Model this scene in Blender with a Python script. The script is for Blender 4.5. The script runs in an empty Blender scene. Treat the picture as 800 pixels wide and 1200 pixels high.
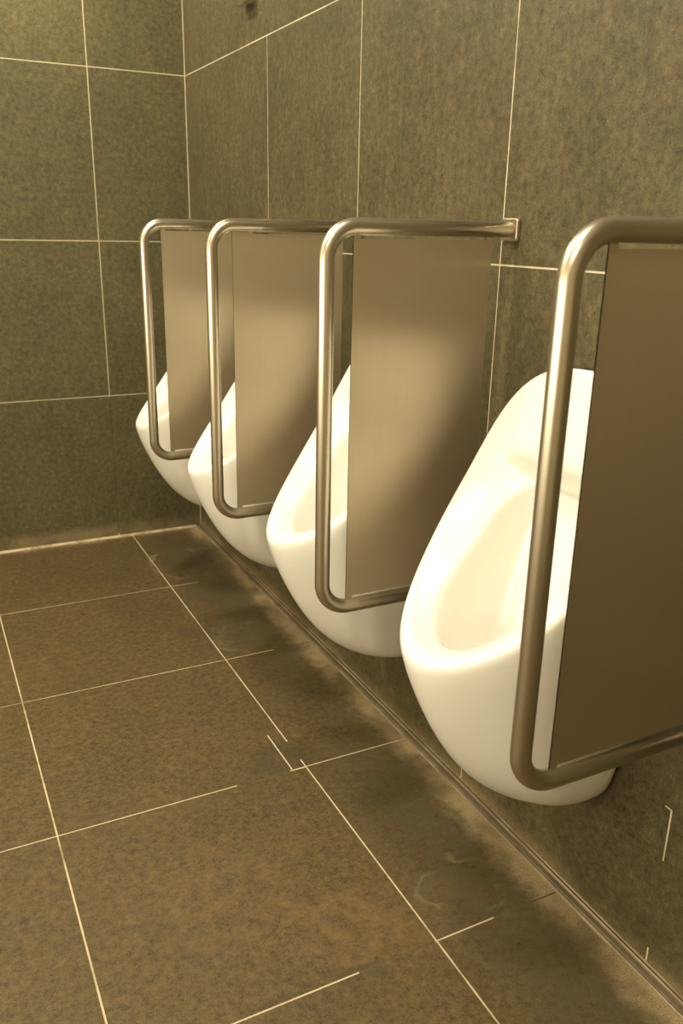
import bpy, bmesh, math, random
import numpy as np
from mathutils import Vector, Matrix

random.seed(4)
scene = bpy.context.scene
COL = scene.collection

# ------------------------------------------------------------------ measured room data (metres)
# right wall: x = 0, back wall: y = 0, floor: z = 0; the room lies at x < 0, y < 0
ROOM_X = -2.7
ROOM_Y = -5.4
CEIL = 2.75
GRID_Z = [0.606, 1.2, 1.795, 2.39]
BACK_X = [-0.361, -0.957, -1.553, -2.149]
RIGHT_Y = [-0.221, -0.827, -1.426, -2.0305, -2.619, -3.215, -3.81, -4.406, -5.0]
FLOOR_X = [-0.306, -0.8966, -1.49, -2.083]
FLOOR_Y = [-0.599, -1.210, -1.807, -2.4026, -3.0, -3.6, -4.2, -4.8]
PIPE_R = 0.0145
PIPE_OUT = -0.3896
PIPE_TOP = 1.2653
PIPE_BOT = 0.55
PART_Y = [-0.8051, -1.4378, -2.0611, -2.6769]
URI_Y = [-0.494, -1.1276, -1.75, -2.3672]


# ------------------------------------------------------------------ node helpers
class NT:
    def __init__(self, name):
        self.m = bpy.data.materials.new(name)
        self.m.use_nodes = True
        self.t = self.m.node_tree
        self.t.nodes.clear()
        self.out = self.t.nodes.new('ShaderNodeOutputMaterial')

    def n(self, kind, **kw):
        nd = self.t.nodes.new(kind)
        for k, v in kw.items():
            setattr(nd, k, v)
        return nd

    def put(self, sock, v):
        if hasattr(v, 'is_output'):
            self.t.links.new(v, sock)
        elif v is not None:
            sock.default_value = v

    def math(self, op, a, b=None, c=None, clamp=False):
        nd = self.n('ShaderNodeMath', operation=op)
        nd.use_clamp = clamp
        for i, v in enumerate((a, b, c)):
            if v is not None:
                self.put(nd.inputs[i], v)
        return nd.outputs[0]

    def mix(self, f, a, b):
        nd = self.n('ShaderNodeMix', data_type='RGBA')
        self.put(nd.inputs[0], f)
        self.put(nd.inputs[6], a)
        self.put(nd.inputs[7], b)
        return nd.outputs[2]

    def noise(self, vec, scale, detail=4, rough=0.55, stretch=None):
        if stretch:
            mp = self.n('ShaderNodeMapping')
            mp.inputs['Scale'].default_value = stretch
            self.put(mp.inputs['Vector'], vec)
            vec = mp.outputs[0]
        nd = self.n('ShaderNodeTexNoise')
        self.put(nd.inputs['Vector'], vec)
        nd.inputs['Scale'].default_value = scale
        nd.inputs['Detail'].default_value = detail
        nd.inputs['Roughness'].default_value = rough
        return nd.outputs['Fac']

    def ramp(self, f, lo, hi):
        nd = self.n('ShaderNodeMapRange')
        nd.interpolation_type = 'SMOOTHSTEP'
        self.put(nd.inputs[0], f)
        nd.inputs[1].default_value = lo
        nd.inputs[2].default_value = hi
        return nd.outputs[0]

    def bsdf(self, color, rough, metallic=0.0, height=None, bump=0.3, dist=0.002, **extra):
        b = self.n('ShaderNodeBsdfPrincipled')
        self.put(b.inputs['Base Color'], color)
        self.put(b.inputs['Roughness'], rough)
        self.put(b.inputs['Metallic'], metallic)
        for k, v in extra.items():
            self.put(b.inputs[k.replace('_', ' ')], v)
        if height is not None:
            bp = self.n('ShaderNodeBump')
            bp.inputs['Strength'].default_value = bump
            bp.inputs['Distance'].default_value = dist
            self.put(bp.inputs['Height'], height)
            self.t.links.new(bp.outputs[0], b.inputs['Normal'])
        self.t.links.new(b.outputs[0], self.out.inputs[0])
        return self.m


def rgb(r, g, b):
    return (r, g, b, 1.0)


def tile_material(name, base, dark, light, tint, streak=(1, 1, 1), stains=(), fade=None, rough=0.5):
    """stone-look porcelain tile: cloudy body, fine grain, pale specks; optional dirt marks"""
    k = NT(name)
    co = k.n('ShaderNodeTexCoord').outputs['Object']
    cloud = k.noise(co, 4.0, 6, 0.65, streak)
    mid = k.noise(co, 24, 6, 0.7, streak)
    grain = k.noise(co, 60, 9, 0.84)
    fine = k.noise(co, 380, 3, 0.7)
    hue = k.noise(co, 9, 4, 0.6)
    c = k.mix(k.ramp(cloud, 0.34, 0.68), dark, base)
    c = k.mix(k.math('MULTIPLY', k.ramp(mid, 0.44, 0.68), 0.6), c, light)
    c = k.mix(k.math('MULTIPLY', k.ramp(hue, 0.52, 0.72), 0.35), c, tint)
    lum = k.math('ADD', k.math('MULTIPLY', grain, 3.6), k.math('MULTIPLY', fine, 2.0))       # 2.8 on average
    lum = k.math('ADD', k.math('SUBTRACT', lum, 1.8), 0.0)
    ml = k.n('ShaderNodeVectorMath', operation='SCALE')
    k.t.links.new(c, ml.inputs[0])
    k.put(ml.inputs['Scale'], k.math('MINIMUM', k.math('MAXIMUM', lum, 0.3), 2.2))
    c = ml.outputs[0]
    speck = k.math('MULTIPLY', k.ramp(fine, 0.60, 0.76), 0.5)
    c = k.mix(speck, c, tuple(min(1, v * 2.4) for v in light[:3]) + (1,))
    if stains:
        warp = k.n('ShaderNodeTexNoise')
        k.put(warp.inputs['Vector'], co)
        warp.inputs['Scale'].default_value = 9
        warp.inputs['Detail'].default_value = 4
        wv = k.n('ShaderNodeVectorMath', operation='MULTIPLY_ADD')
        k.t.links.new(warp.outputs['Color'], wv.inputs[0])
        wv.inputs[1].default_value = (0.16, 0.16, 0)
        off = k.n('ShaderNodeVectorMath', operation='ADD')
        k.put(off.inputs[0], co)
        off.inputs[1].default_value = (-0.08, -0.08, 0)
        k.t.links.new(off.outputs[0], wv.inputs[2])
        for (x, y, rx, ry, col, amount, tide) in stains:
            sb = k.n('ShaderNodeVectorMath', operation='SUBTRACT')
            k.t.links.new(wv.outputs[0], sb.inputs[0])
            sb.inputs[1].default_value = (x, y, 0)
            ml = k.n('ShaderNodeVectorMath', operation='MULTIPLY')
            k.t.links.new(sb.outputs[0], ml.inputs[0])
            ml.inputs[1].default_value = (1 / rx, 1 / ry, 0)
            ln = k.n('ShaderNodeVectorMath', operation='LENGTH')
            k.t.links.new(ml.outputs[0], ln.inputs[0])
            f = k.math('MULTIPLY', k.ramp(ln.outputs['Value'], 1.0, 0.35), amount)
            f = k.math('MULTIPLY', f, k.math('ADD', k.math('MULTIPLY', k.ramp(mid, 0.38, 0.60), 0.8), 0.2), clamp=True)
            c = k.mix(f, c, col)
            if tide:
                ring = k.math('MULTIPLY', k.ramp(ln.outputs['Value'], 1.0, 1.06), k.ramp(ln.outputs['Value'], 1.28, 1.10))
                ring = k.math('MULTIPLY', ring, k.math('MULTIPLY', k.ramp(hue, 0.44, 0.62), 0.32))
                c = k.mix(ring, c, DUST)
    if fade:                      # dusty deposit along an edge: axis, from, to, colour, amount
        for (axis, lo, hi, col, amount) in fade:
            sp = k.n('ShaderNodeSeparateXYZ')
            k.put(sp.inputs[0], co)
            d = k.math('ADD', sp.outputs[axis], k.math('MULTIPLY', k.math('SUBTRACT', mid, 0.5), abs(hi - lo) * 1.2))
            patch = k.ramp(k.noise(co, 5, 3, 0.6), 0.36, 0.62)
            f = k.math('MULTIPLY', k.math('MULTIPLY', k.ramp(d, hi, lo), amount), k.math('ADD', k.math('MULTIPLY', patch, 0.8), 0.2))
            f = k.math('MULTIPLY', f, k.math('ADD', k.ramp(fine, 0.35, 0.6), 0.35), clamp=True)
            c = k.mix(f, c, col)
    h = k.math('ADD', k.math('MULTIPLY', grain, 0.7), k.math('MULTIPLY', fine, 0.3))
    r = k.math('ADD', rough - 0.1, k.math('MULTIPLY', cloud, 0.2))
    return k.bsdf(c, r, 0.0, h, 0.4, 0.0015, Specular_IOR_Level=0.3)


def grout_material(name, col, dirt, lo, hi):
    k = NT(name)
    co = k.n('ShaderNodeTexCoord').outputs['Object']
    f = k.ramp(k.noise(co, 6, 4, 0.7), lo, hi)
    c = k.mix(f, dirt, col)
    return k.bsdf(c, 0.8, 0.0, k.noise(co, 300, 2), 0.2, 0.001)


def steel_material(name, base, rough, aniso, stretch, uv=False, metal=1.0):
    k = NT(name)
    co = k.n('ShaderNodeTexCoord').outputs['Object']
    br = k.noise(co, 160, 3, 0.6, stretch)
    cl = k.noise(co, 5, 4, 0.6)
    c = k.mix(k.math('MULTIPLY', br, 0.25), base, tuple(v * 0.8 for v in base[:3]) + (1,))
    r = k.math('ADD', rough - 0.05, k.math('ADD', k.math('MULTIPLY', br, 0.05), k.math('MULTIPLY', cl, 0.06)))
    ex = dict(Anisotropic=aniso)
    if uv:
        tg = k.n('ShaderNodeTangent', direction_type='UV_MAP', uv_map='UVMap')
        ex['Tangent'] = tg.outputs[0]
    return k.bsdf(c, r, metal, **ex)


# ------------------------------------------------------------------ mesh helpers
def link_mesh(name, bm, mats, parent=None, smooth=False, subsurf=0):
    me = bpy.data.meshes.new(name)
    bm.normal_update()
    bm.to_mesh(me)
    bm.free()
    for m in (mats if isinstance(mats, (list, tuple)) else [mats]):
        me.materials.append(m)
    if smooth:
        for p in me.polygons:
            p.use_smooth = True
    o = bpy.data.objects.new(name, me)
    COL.objects.link(o)
    if parent:
        o.parent = parent
    if subsurf:
        s = o.modifiers.new('smooth', 'SUBSURF')
        s.levels = s.render_levels = subsurf
    return o


def thing(name, label, cat, loc, group=None):
    o = bpy.data.objects.new(name, None)
    o.empty_display_size = 0.05
    COL.objects.link(o)
    o.location = loc
    o['label'] = label
    o['category'] = cat
    if group:
        o['group'] = group
    return o


def add_box(bm, lo, hi, mi=0):
    vs = [bm.verts.new((x, y, z)) for x in (lo[0], hi[0]) for y in (lo[1], hi[1]) for z in (lo[2], hi[2])]
    fs = []
    for q in ((0, 1, 3, 2), (4, 6, 7, 5), (0, 4, 5, 1), (2, 3, 7, 6), (0, 2, 6, 4), (1, 5, 7, 3)):
        f = bm.faces.new([vs[i] for i in q])
        f.material_index = mi
        fs.append(f)
    return fs


def add_loops(bm, loops, cap_start=False, cap_end=False, closed=True):
    rows = [[bm.verts.new(p) for p in lp] for lp in loops]
    n = len(rows[0])
    for a, b in zip(rows, rows[1:]):
        for i in range(n if closed else n - 1):
            j = (i + 1) % n
            bm.faces.new((a[i], a[j], b[j], b[i]))
    if cap_start:
        bm.faces.new(rows[0][::-1])
    if cap_end:
        bm.faces.new(rows[-1])
    return rows


def sweep(bm, path, r, sides=28, cap=True):
    """tube along a planar path lying in a y = const plane"""
    loops = []
    n = len(path)
    for i, p in enumerate(path):
        a = Vector(path[max(0, i - 1)])
        b = Vector(path[min(n - 1, i + 1)])
        t = (b - a).normalized()
        u = Vector((0, 1, 0))
        v = t.cross(u).normalized()
        loops.append([Vector(p) + u * (r * math.cos(2 * math.pi * k / sides)) + v * (r * math.sin(2 * math.pi * k / sides)) for k in range(sides)])
    add_loops(bm, loops, cap, cap)


def rounded_rect(w, h, r, seg=6):
    pts = []
    for cx, cy, a0 in ((w / 2 - r, h / 2 - r, 0), (-w / 2 + r, h / 2 - r, 90), (-w / 2 + r, -h / 2 + r, 180), (w / 2 - r, -h / 2 + r, 270)):
        for i in range(seg + 1):
            a = math.radians(a0 + 90 * i / seg)
            pts.append((cx + r * math.cos(a), cy + r * math.sin(a)))
    return pts


# ------------------------------------------------------------------ materials
M_WALL_BACK = tile_material('back_wall_tile', rgb(0.1145, 0.0972, 0.0449), rgb(0.0855, 0.0754, 0.0377), rgb(0.1348, 0.1116, 0.0522), rgb(0.1247, 0.0957, 0.0435), (1, 1, .85),
                            fade=[(2, 0.03, 0.075, rgb(0.2465, 0.1885, 0.0986), 0.95)])
M_WALL_RIGHT = tile_material('right_wall_tile', rgb(0.0928, 0.0769, 0.0377), rgb(0.0711, 0.0609, 0.0305), rgb(0.1218, 0.0972, 0.0493), rgb(0.1174, 0.0841, 0.0435), (1, 1.15, .7),
                             fade=[(2, 0.02, 0.06, rgb(0.2175, 0.1595, 0.0812), 0.8)])
M_WALL_PLAIN = NT('cream_wall_paint').bsdf(rgb(.74, .65, .46), 0.7)
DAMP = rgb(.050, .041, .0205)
DUST = rgb(.34, .255, .140)
RUST = rgb(0.1885, 0.1131, 0.0464)
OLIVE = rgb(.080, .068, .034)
STAINS = [
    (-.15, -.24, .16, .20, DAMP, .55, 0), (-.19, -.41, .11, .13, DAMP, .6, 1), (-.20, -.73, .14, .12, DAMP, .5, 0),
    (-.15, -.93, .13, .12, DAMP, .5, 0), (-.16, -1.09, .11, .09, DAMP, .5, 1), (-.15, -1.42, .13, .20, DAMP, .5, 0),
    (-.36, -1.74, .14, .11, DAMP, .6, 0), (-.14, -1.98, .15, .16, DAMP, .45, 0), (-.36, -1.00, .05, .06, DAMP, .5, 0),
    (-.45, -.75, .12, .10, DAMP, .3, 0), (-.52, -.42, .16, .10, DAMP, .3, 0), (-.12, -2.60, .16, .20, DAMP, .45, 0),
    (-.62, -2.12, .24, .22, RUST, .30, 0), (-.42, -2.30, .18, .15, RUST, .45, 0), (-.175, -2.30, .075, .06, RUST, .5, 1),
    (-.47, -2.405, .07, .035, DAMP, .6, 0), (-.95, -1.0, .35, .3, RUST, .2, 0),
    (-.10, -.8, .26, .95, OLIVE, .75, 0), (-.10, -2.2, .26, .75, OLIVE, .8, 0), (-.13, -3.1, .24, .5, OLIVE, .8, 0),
]
M_FLOOR = tile_material('floor_tile', rgb(0.0957, 0.0638, 0.0239), rgb(0.0783, 0.0551, 0.0217), rgb(0.1145, 0.0769, 0.0283), rgb(0.1058, 0.0682, 0.0261), (1, 1, 1), stains=STAINS,
                        fade=[(0, -0.02, -0.10, DUST, 1.0), (1, -.012, -.05, DUST, .5)], rough=0.56)
M_GROUT_WALL = grout_material('wall_grout', rgb(0.60, 0.535, 0.385), rgb(0.36, 0.315, 0.215), .30, .55)
M_GROUT_FLOOR = grout_material('floor_grout', rgb(0.54, 0.45, 0.30), rgb(0.2755, 0.2102, 0.1160), .30, .52)
M_GROUT_DIRTY = grout_material('dirty_floor_grout', rgb(0.0899, 0.0667, 0.0319), rgb(0.0580, 0.0435, 0.0203), .3, .6)
M_CEIL = NT('ceiling_paint').bsdf(rgb(.80, .77, .70), 0.9)
M_TUBE = steel_material('brushed_steel_tube', rgb(.60, .535, .43), 0.33, 0.0, (.02, .02, .02))
M_SHEET = steel_material('satin_steel_sheet', rgb(.58, .49, .35), 0.36, 0.88, (1, 1, .03), uv=True, metal=.86)
kk = NT('floor_edge_strip')
_co = kk.n('ShaderNodeTexCoord').outputs['Object']
M_TRIM = kk.bsdf(kk.mix(kk.ramp(kk.noise(_co, 5, 5, .7), .22, .75), rgb(.56, .46, .31), rgb(.20, .15, .085)), .36, .5)
M_CHROME = NT('chrome').bsdf(rgb(.75, .72, .66), 0.12, 1.0)
kk = NT('white_glazed_ceramic')
M_CERAMIC = kk.bsdf(rgb(.83, .81, .76), 0.24, 0.0, Coat_Weight=0.15, Coat_Roughness=0.12)
kk = NT('lamp_diffuser')
em = kk.n('ShaderNodeEmission')
em.inputs['Color'].default_value = (1.0, .915, .70, 1)
em.inputs['Strength'].default_value = 30.0
kk.t.links.new(em.outputs[0], kk.out.inputs[0])
M_LAMP = kk.m
M_LAMPRIM = NT('lamp_rim_paint').bsdf(rgb(.8, .8, .78), 0.4)


# ------------------------------------------------------------------ the tiled surfaces
def tiled(name, ulines, vlines, u0, u1, v0, v1, to3, mat_tile, mat_grout, gap, skip=(), extra=()):
    """one mesh: tiles raised a hair above a grout bed.
    skip = [(axis, line index, from, to)] stretches of joint filled with dirt; extra = short cut joints"""
    bm = bmesh.new()
    us = [u0] + sorted(ulines) + [u1]
    vs = [v0] + sorted(vlines) + [v1]
    H = 0.0005
    g = gap / 2

    def quad(a, b, c, d, ht, mi):
        vv = [bm.verts.new(to3(a, c, ht)), bm.verts.new(to3(b, c, ht)), bm.verts.new(to3(b, d, ht)), bm.verts.new(to3(a, d, ht))]
        f = bm.faces.new(vv)
        f.material_index = mi
    for i in range(len(us) - 1):
        for j in range(len(vs) - 1):
            a, b = us[i] + (g if i else 0), us[i + 1] - (g if i < len(us) - 2 else 0)
            c, d = vs[j] + (g if j else 0), vs[j + 1] - (g if j < len(vs) - 2 else 0)
            quad(a, b, c, d, 0.0, 0)
            # tile edges going down into the joint
            for (p, q) in (((a, c), (b, c)), ((b, c), (b, d)), ((b, d), (a, d)), ((a, d), (a, c))):
                vv = [bm.verts.new(to3(p[0], p[1], 0)), bm.verts.new(to3(q[0], q[1], 0)), bm.verts.new(to3(q[0], q[1], -H)), bm.verts.new(to3(p[0], p[1], -H))]
                bm.faces.new(vv).material_index = 0
    quad(u0, u1, v0, v1, -H, 1)
    for (a, b, c, d, mi) in skip:
        quad(a, b, c, d, -H * 0.2 if mi != 1 else 0, mi)
    for (a, b, c, d, mi) in extra:
        quad(a, b, c, d, 0.0004, mi)
    bmesh.ops.recalc_face_normals(bm, faces=bm.faces)
    mats = [mat_tile, mat_grout, M_GROUT_DIRTY]
    o = link_mesh(name, bm, mats)
    o['kind'] = 'structure'
    return o


FX, FY = FLOOR_X, FLOOR_Y
tiled('floor', FX, FY, ROOM_X, 0, ROOM_Y, 0, lambda u, v, h: (u, v, h), M_FLOOR, M_GROUT_FLOOR, 0.0037,
      skip=[(-.485, -.349, FY[2] - .0022, FY[2] + .0022, 0),      # joint buried under dirt
            (FX[0] - .0022, FX[0] + .0022, -1.775, -1.69, 0),
            (-.205, -.02, FY[0] - .0022, FY[0] + .0022, 2), (-.15, -.02, FY[1] - .0022, FY[1] + .0022, 2),
            (-.175, -.02, FY[3] - .0022, FY[3] + .0022, 2), (-.47, -.309, FY[3] - .0022, FY[3] + .0022, 2)],
      extra=[(-.3435, -.3400, -1.810, -1.643, 1), (-.3435, -.306, -1.811, -1.807, 1)])
tiled('wall_back', BACK_X, GRID_Z, ROOM_X, 0, 0, CEIL, lambda u, v, h: (u, -h, v), M_WALL_BACK, M_GROUT_WALL, 0.0036,
      skip=[(BACK_X[0] - .0019, BACK_X[0] + .0019, .02, .60, 2)],
      extra=[(-.0035, 0, 0, CEIL, 1)])
tiled('wall_right', RIGHT_Y, GRID_Z, ROOM_Y, 0, 0, CEIL, lambda u, v, h: (-h, u, v), M_WALL_RIGHT, M_GROUT_WALL, 0.0036,
      skip=[(RIGHT_Y[0] - .0019, RIGHT_Y[0] + .0003, .6, 1.79, 0), (RIGHT_Y[0] - .0019, RIGHT_Y[0] + .0019, 1.797, 2.388, 0),
            (RIGHT_Y[1] - .0019, RIGHT_Y[1] + .0019, 1.797, 2.388, 0), (RIGHT_Y[2] - .0019, RIGHT_Y[2] + .0019, 1.797, 2.388, 0), (RIGHT_Y[4] - .0019, RIGHT_Y[4] + .0019, .345, 1.19, 2),
            (RIGHT_Y[4] - .0019, RIGHT_Y[4] + .0019, .05, .24, 2),
            (RIGHT_Y[1] - .0019, RIGHT_Y[1] + .0019, .0, .5, 2), (RIGHT_Y[2] - .0019, RIGHT_Y[2] + .0019, .0, .5, 2)],
      extra=[(RIGHT_Y[4] - .001, RIGHT_Y[4] + .013, .343, .3455, 1)])
tiled('wall_left', [], [], ROOM_Y, 0, 0, CEIL, lambda u, v, h: (ROOM_X + h, u, v), M_WALL_PLAIN, M_WALL_PLAIN, 0.0036)
tiled('wall_front', [], [], ROOM_X, 0, 0, CEIL, lambda u, v, h: (u, ROOM_Y + h, v), M_WALL_PLAIN, M_WALL_PLAIN, 0.0036)
bm = bmesh.new()
add_box(bm, (ROOM_X, ROOM_Y, CEIL), (0, 0, CEIL + .05))
o = link_mesh('ceiling', bm, M_CEIL)
o['kind'] = 'structure'

# stepped steel edge profile where the right wall meets the floor
prof = [(0.0, .0205), (-.0018, .0205), (-.0030, .0180), (-.0030, .0150), (-.0048, .0150), (-.0062, .0165), (-.0076, .0150), (-.0080, .0112),
        (-.0145, .0064), (-.0150, .0040), (-.0168, .0036), (-.0182, .0050), (-.0204, .0040), (-.0214, .0), (0.0, 0.0)]
GROOVE = {2, 3, 7, 9}
bm = bmesh.new()
rows = add_loops(bm, [[(x, -.002, z) for x, z in prof], [(x, ROOM_Y + .001, z) for x, z in prof]], False, False)
for i, f in enumerate(bm.faces):
    f.material_index = 1 if i in GROOVE else 0
bmesh.ops.recalc_face_normals(bm, faces=bm.faces)
o = link_mesh('trim_1', bm, [M_TRIM, M_GROUT_DIRTY])
o['kind'] = 'structure'
# pale sealant bead at the foot of the back wall
prof = [(0.0, .008), (-.003, .0072), (-.0055, .005), (-.0072, .002), (-.008, 0), (0, 0)]
bm = bmesh.new()
add_loops(bm, [[(ROOM_X + .001, y, z) for y, z in prof], [(-.024, y, z) for y, z in prof]], True, True)
bmesh.ops.recalc_face_normals(bm, faces=bm.faces)
o = link_mesh('trim_2', bm, grout_material('sealant_bead', rgb(.52, .42, .26), rgb(.17, .125, .065), .32, .56))
o['kind'] = 'structure'

# ------------------------------------------------------------------ urinals
U = dict(lx=-.3775, lz=.5845, tx=-.0363, tz=1.0466, w=.2116, s0=.5467, nl=1.9341, nu=2.9719, tap=.1243, bow=-.0483,
         ww=.1608, wz0=.6096, wzl=.2475, wnl=14.0, wnu=2.6, k=.6667, be=1.1536)
NSEG = 64


def egg(w, s0, slo, shi, nl, nu):
    out = []
    for i in range(NSEG):
        a = 2 * math.pi * i / NSEG
        c, s = math.cos(a), math.sin(a)
        n = nu if s >= 0 else nl
        r = (abs(c) ** n + abs(s) ** n) ** (-1 / n)
        out.append((w * r * c, s0 + ((shi - s0) if s >= 0 else (s0 - slo)) * r * s))
    return np.array(out)


def rim_point(y, s, depth=0.0):
    b = U['bow'] * 4 * s * (1 - s)
    L = math.hypot(U['tx'] - U['lx'], U['tz'] - U['lz'])
    nx, nz = -(U['tz'] - U['lz']) / L, (U['tx'] - U['lx']) / L           # outward normal of the rim plane
    return np.array([U['lx'] + (U['tx'] - U['lx']) * s - .87 * b - nx * depth, y, U['lz'] + (U['tz'] - U['lz']) * s + .5 * b - nz * depth])


def urinal_mesh():
    e = egg(U['w'], U['s0'], 0, 1, U['nl'], U['nu'])
    e[:, 0] *= 1 + U['tap'] * (e[:, 1] - U['s0'])
    O = np.array([rim_point(y, s) for y, s in e])
    wl = egg(U['ww'], U['wz0'], U['wzl'], U['tz'] - .016, U['wnl'], U['wnu'])
    low = np.clip((U['wz0'] - wl[:, 1]) / (U['wz0'] - U['wzl']), 0, 1)
    wl[:, 1] += .030 * low * (wl[:, 0] / .125) ** 2 * .8                # foot bowed downwards in the middle
    wl[:, 0] *= 1 - .23 * low ** 1.6                                    # narrower towards the flat foot
    W = np.array([(0, y, z) for y, z in wl])
    be = U['be']
    C = np.stack([O[:, 0] * U['k'], W[:, 1] * be + O[:, 1] * (1 - be), W[:, 2] * be + O[:, 2] * (1 - be)], 1)
    body = lambda u: O * (1 - u) ** 2 + 2 * u * (1 - u) * C + W * u * u
    loops = [W]
    for u in (.97, .9, .8, .68, .56, .44, .33, .22, .12, .055):
        loops.append(body(u))
    ctr = np.array([0, U['s0']])

    def inset(dist, depth):
        """rim outline moved inwards by dist metres"""
        L = math.hypot(U['tx'] - U['lx'], U['tz'] - U['lz'])
        p = e * np.array([1, L])
        t = np.roll(p, -1, 0) - np.roll(p, 1, 0)
        n = np.stack([-t[:, 1], t[:, 0]], 1)
        n /= np.linalg.norm(n, axis=1)[:, None]
        p = p + n * dist
        return np.array([rim_point(y, s / L, depth) for y, s in p])
    loops.append(body(.02) * .5 + inset(.002, .004) * .5)
    loops.append(inset(.006, .0006))
    loops.append(inset(.013, -.0012))
    loops.append(inset(.022, -.0006))
    # inner edge of the rim; above the crease the flat head of the bowl
    R = egg(.178, .45, .052, .715, 2.0, 5.5)
    R[:, 0] *= 1 + .22 * (np.clip(R[:, 1], 0, .7) - .55)
    loops.append(np.array([rim_point(y, s, .0015) for y, s in R]))
    R2 = egg(.168, .45, .060, .705, 2.0, 5.5)
    R2[:, 0] *= 1 + .22 * (np.clip(R2[:, 1], 0, .7) - .55)
    loops.append(np.array([rim_point(y, s, .006) for y, s in R2]))
    # sloping band down to the basin edge
    I = egg(.117, .40, .086, .685, 2.0, 6.0)
    ease = lambda s: .034 * min(1, max(0, (s - .52) / .16)) ** 1.5          # the bowl is deeper under the ledge
    loops.append(np.array([rim_point(y, s, .0225 + ease(s)) for y, s in I]))
    I2 = egg(.108, .40, .094, .672, 2.0, 5.5)
    I2p = np.array([rim_point(y, s, .030 + ease(s)) for y, s in I2])
    loops.append(I2p)
    # basin
    B = egg(.096, .66, .43, .835, 2.2, 3.0)
    Bp = np.array([(-.042 - .115 * (.835 - z) / .405, y, z) for y, z in B])
    Cb = np.stack([Bp[:, 0] * .55 + I2p[:, 0] * .45, Bp[:, 1] * .35 + I2p[:, 1] * .65, np.minimum(Bp[:, 2], I2p[:, 2]) * .75 + I2p[:, 2] * .25], 1)
    for u in (.2, .4, .6, .8, 1):
        loops.append(I2p * (1 - u) ** 2 + 2 * u * (1 - u) * Cb + Bp * u * u)
    c = np.array([-.094, 0, .64])
    loops.append(c + (Bp - c) * np.array([.6, .6, .6]))
    loops.append(c + (Bp - c) * np.array([.2, .2, .2]))
    bm = bmesh.new()
    add_loops(bm, [[tuple(p) for p in lp] for lp in loops], True, True)
    bmesh.ops.recalc_face_normals(bm, faces=bm.faces)
    return bm


URI_LABELS = [
    'white ceramic wall urinal farthest away, beside the tiled back wall corner',
    'white ceramic wall urinal second from the back wall, between the two farthest steel partitions',
    'white ceramic wall urinal second from the camera, behind the third steel partition',
    'white ceramic wall urinal nearest the camera, its bowl seen behind the nearest steel tube',
]
src = None
for y, lab in zip(URI_Y, URI_LABELS):
    if src is None:
        o = src = link_mesh('urinal', urinal_mesh(), M_CERAMIC, smooth=True, subsurf=1)
    else:
        o = src.copy()
        COL.objects.link(o)
    o.location = (-.0012, y, 0)
    o['label'] = lab
    o['category'] = 'urinal'
    o['group'] = 'white urinals along the right wall'


# ------------------------------------------------------------------ partitions
def build_partition():
    root = thing('urinal_partition', '', 'partition', (0, 0, PIPE_BOT - .02), 'steel partitions between the urinals')
    z0 = PIPE_BOT - .02
    rb = .056
    path = [(-.006, 0, PIPE_TOP - z0)]
    for i in range(15):
        a = math.radians(90 + 90 * i / 14)
        path.append((PIPE_OUT + rb + rb * math.cos(a), 0, PIPE_TOP - rb + rb * math.sin(a) - z0))
    for i in range(15):
        a = math.radians(180 + 90 * i / 14)
        path.append((PIPE_OUT + rb + rb * math.cos(a), 0, PIPE_BOT + rb + rb * math.sin(a) - z0))
    path.append((-.006, 0, PIPE_BOT - z0))
    bm = bmesh.new()
    sweep(bm, path, PIPE_R)
    bmesh.ops.recalc_face_normals(bm, faces=bm.faces)
    link_mesh('tube_frame', bm, M_TUBE, root, smooth=True)
    # steel sheet with four short corner tabs that reach the tube
    x0, x1, t = -.338, -.045, .0011
    zt, zb = 1.2455 - z0, .5695 - z0
    ttop, tbot = PIPE_TOP - PIPE_R + .002 - z0, PIPE_BOT + PIPE_R - .002 - z0
    tab = .014
    outline = [(x0, tbot), (x0 + tab, tbot), (x0 + tab, zb), (x1 - tab, zb), (x1 - tab, tbot), (x1, tbot),
               (x1, ttop), (x1 - tab, ttop), (x1 - tab, zt), (x0 + tab, zt), (x0 + tab, ttop), (x0, ttop)]
    bm = bmesh.new()
    add_loops(bm, [[(x, -t, z) for x, z in outline], [(x, t, z) for x, z in outline]], True, True)
    bmesh.ops.recalc_face_normals(bm, faces=bm.faces)
    p = link_mesh('panel', bm, M_SHEET, root)
    uvl = p.data.uv_layers.new(name='UVMap')
    for lp in p.data.loops:
        v = p.data.vertices[lp.vertex_index].co
        uvl.data[lp.index].uv = (v.x, v.z)
    p['label'] = 'satin grey steel sheet'
    for zc in (PIPE_TOP, PIPE_BOT):
        bm = bmesh.new()
        loops = []
        for (x, gsh) in ((-.0008, 0), (-.0060, 0), (-.0078, .0008), (-.0086, .0026)):
            loops.append([(x, a, b + zc - z0) for a, b in rounded_rect(.050 - 2 * gsh, .042 - 2 * gsh, .006)])
        add_loops(bm, loops, True, True)
        bmesh.ops.recalc_face_normals(bm, faces=bm.faces)
        link_mesh('wall_flange', bm, M_TUBE, root)
    return root


def copy_tree(o, parent=None):
    c = o.copy()
    COL.objects.link(c)
    if parent:
        c.parent = parent
    for ch in list(o.children):
        copy_tree(ch, c)
    return c


PART_LABELS = [
    'brushed steel urinal partition farthest from the camera, nearest the back wall',
    'brushed steel urinal partition second from the back wall, partly behind the one with the bare wall bracket',
    'brushed steel urinal partition third from the back wall, its square wall bracket seen at the top right',
    'brushed steel urinal partition nearest the camera, dark panel cut off by the right edge',
]
proto = build_partition()
for i, (y, lab) in enumerate(zip(PART_Y, PART_LABELS)):
    o = proto if i == 0 else copy_tree(proto)
    o.location = (0, y, PIPE_BOT - .02)
    o['label'] = lab

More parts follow.
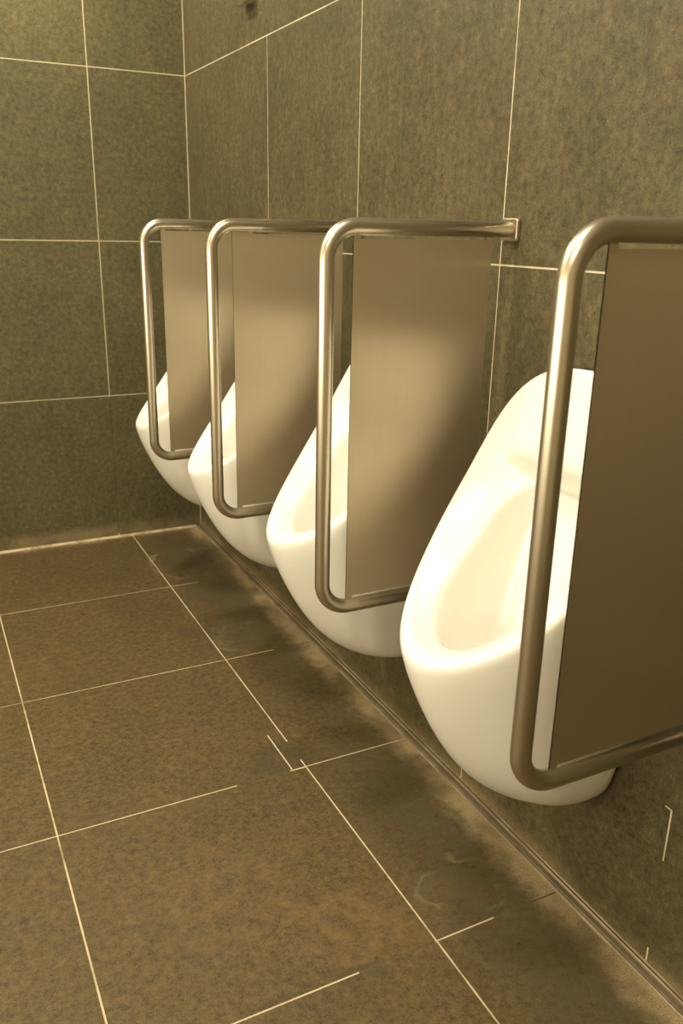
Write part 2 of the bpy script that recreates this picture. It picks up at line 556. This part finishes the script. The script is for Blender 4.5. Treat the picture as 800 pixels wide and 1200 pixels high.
# ------------------------------------------------------------------ small chrome fitting high on the right wall
fx = thing('wall_fitting', 'small chrome fitting high on the tiled right wall, cut off by the top edge', 'fitting', (0, -.70, 1.946))
bm = bmesh.new()
add_loops(bm, [[(x, a, b) for a, b in rounded_rect(.084 - g, .106 - g, .012)] for x, g in ((-.0004, 0), (-.028, 0), (-.033, .004), (-.035, .012))], True, True)
bmesh.ops.recalc_face_normals(bm, faces=bm.faces)
link_mesh('housing', bm, M_CHROME, fx)
bm = bmesh.new()
add_loops(bm, [[(x, .032 * c * q, .032 * sn * q) for c, sn in [(math.cos(2 * math.pi * i / 28), math.sin(2 * math.pi * i / 28)) for i in range(28)]] for x, q in ((-.0345, 1), (-.042, 1), (-.044, .9))], True, True)
bmesh.ops.recalc_face_normals(bm, faces=bm.faces)
link_mesh('push_button', bm, M_CHROME, fx)

# ------------------------------------------------------------------ ceiling lamps (above the frame)
LAMPS = [(-.75, -.40, 'ceiling downlight nearest the back wall, above the urinals', .75),
         (-.85, -2.3, 'ceiling downlight above the middle of the urinal row', .6),
         (-2.0, -1.3, 'ceiling downlight over the open floor left of the urinals', 1.3),
         (-1.8, -3.6, 'ceiling downlight behind the camera', .8)]
for (x, y, lab, pw) in LAMPS:
    lt = thing('ceiling_light', lab, 'light', (x, y, CEIL), 'ceiling downlights')
    bm = bmesh.new()
    ring = lambda r, z: [(r * math.cos(2 * math.pi * i / 40), r * math.sin(2 * math.pi * i / 40), z) for i in range(40)]
    add_loops(bm, [ring(.165, 0), ring(.165, -.012), ring(.145, -.016), ring(.140, -.004), ring(.140, 0)])
    bmesh.ops.recalc_face_normals(bm, faces=bm.faces)
    link_mesh('lamp_rim', bm, M_LAMPRIM, lt, smooth=False)
    bm = bmesh.new()
    add_loops(bm, [ring(.139, -.006), ring(.07, -.006)], False, True)
    for f in bm.faces:
        f.normal_flip() if f.normal.z > 0 else None
    link_mesh('lamp_diffuser', bm, M_LAMP, lt)
    ld = bpy.data.lights.new('downlight', 'AREA')
    ld.shape = 'DISK'
    ld.size = .27
    ld.energy = 21 * pw
    ld.color = (1.0, .915, .70)
    lo = bpy.data.objects.new('downlight', ld)
    lo.location = (x, y, CEIL - .02)
    COL.objects.link(lo)

# added fill lamp, out of view on the left wall, to brighten the urinal fronts
ml = thing('wall_fill_light', 'added long fill lamp, out of view on the plain left wall facing the urinals', 'light', (ROOM_X, -2.5, 1.0))
bm = bmesh.new()
add_loops(bm, [[(x, a, b) for a, b in rounded_rect(2.66 - g, .32 - g, .03)] for x, g in ((.001, 0), (.030, 0), (.034, .008))], True, True)
bmesh.ops.recalc_face_normals(bm, faces=bm.faces)
link_mesh('housing', bm, M_LAMPRIM, ml)
ld = bpy.data.lights.new('wall_fill_lamp', 'AREA')
ld.shape = 'RECTANGLE'
ld.size, ld.size_y = 2.6, .26
ld.energy = 24
ld.color = (1.0, .90, .66)
lo = bpy.data.objects.new('wall_fill_lamp', ld)
lo.location = (ROOM_X + .045, -2.5, 1.0)
lo.rotation_euler = (math.radians(90), 0, math.radians(-90))
COL.objects.link(lo)

w = bpy.data.worlds.new('world')
scene.world = w
w.use_nodes = True
w.node_tree.nodes['Background'].inputs[0].default_value = (1, .86, .62, 1)
w.node_tree.nodes['Background'].inputs[1].default_value = 0.0

# ------------------------------------------------------------------ camera
yaw, pitch, roll, fpx = -.4704, -.3244, .0203, 985.55
cy, sy, cp, sp = math.cos(yaw), math.sin(yaw), math.cos(pitch), math.sin(pitch)
fwd = Vector((-sy * cp, cy * cp, sp))
right = Vector((cy, sy, 0))
up = right.cross(fwd)
r2 = right * math.cos(roll) + up * math.sin(roll)
u2 = -right * math.sin(roll) + up * math.cos(roll)
cam = bpy.data.cameras.new('camera')
co = bpy.data.objects.new('camera', cam)
COL.objects.link(co)
m = Matrix.Identity(4)
for i in range(3):
    m[i][0], m[i][1], m[i][2] = r2[i], u2[i], -fwd[i]
m.translation = Vector((-1.0408, -3.4188, 1.2603))
co.matrix_world = m
cam.sensor_fit = 'VERTICAL'
cam.sensor_height = 36
cam.lens = fpx / 1200 * 36
cam.clip_start = .02
cam.dof.use_dof = True
cam.dof.focus_distance = 1.75
cam.dof.aperture_fstop = 6.3
scene.camera = co

vs = scene.view_settings
vs.view_transform = 'Standard'
vs.look = 'None'
vs.gamma = 1
vs.exposure = 0.5
vs.use_curve_mapping = False
scene.cycles.use_denoising = True
scene.cycles.max_bounces = 10
scene.cycles.sample_clamp_indirect = 6
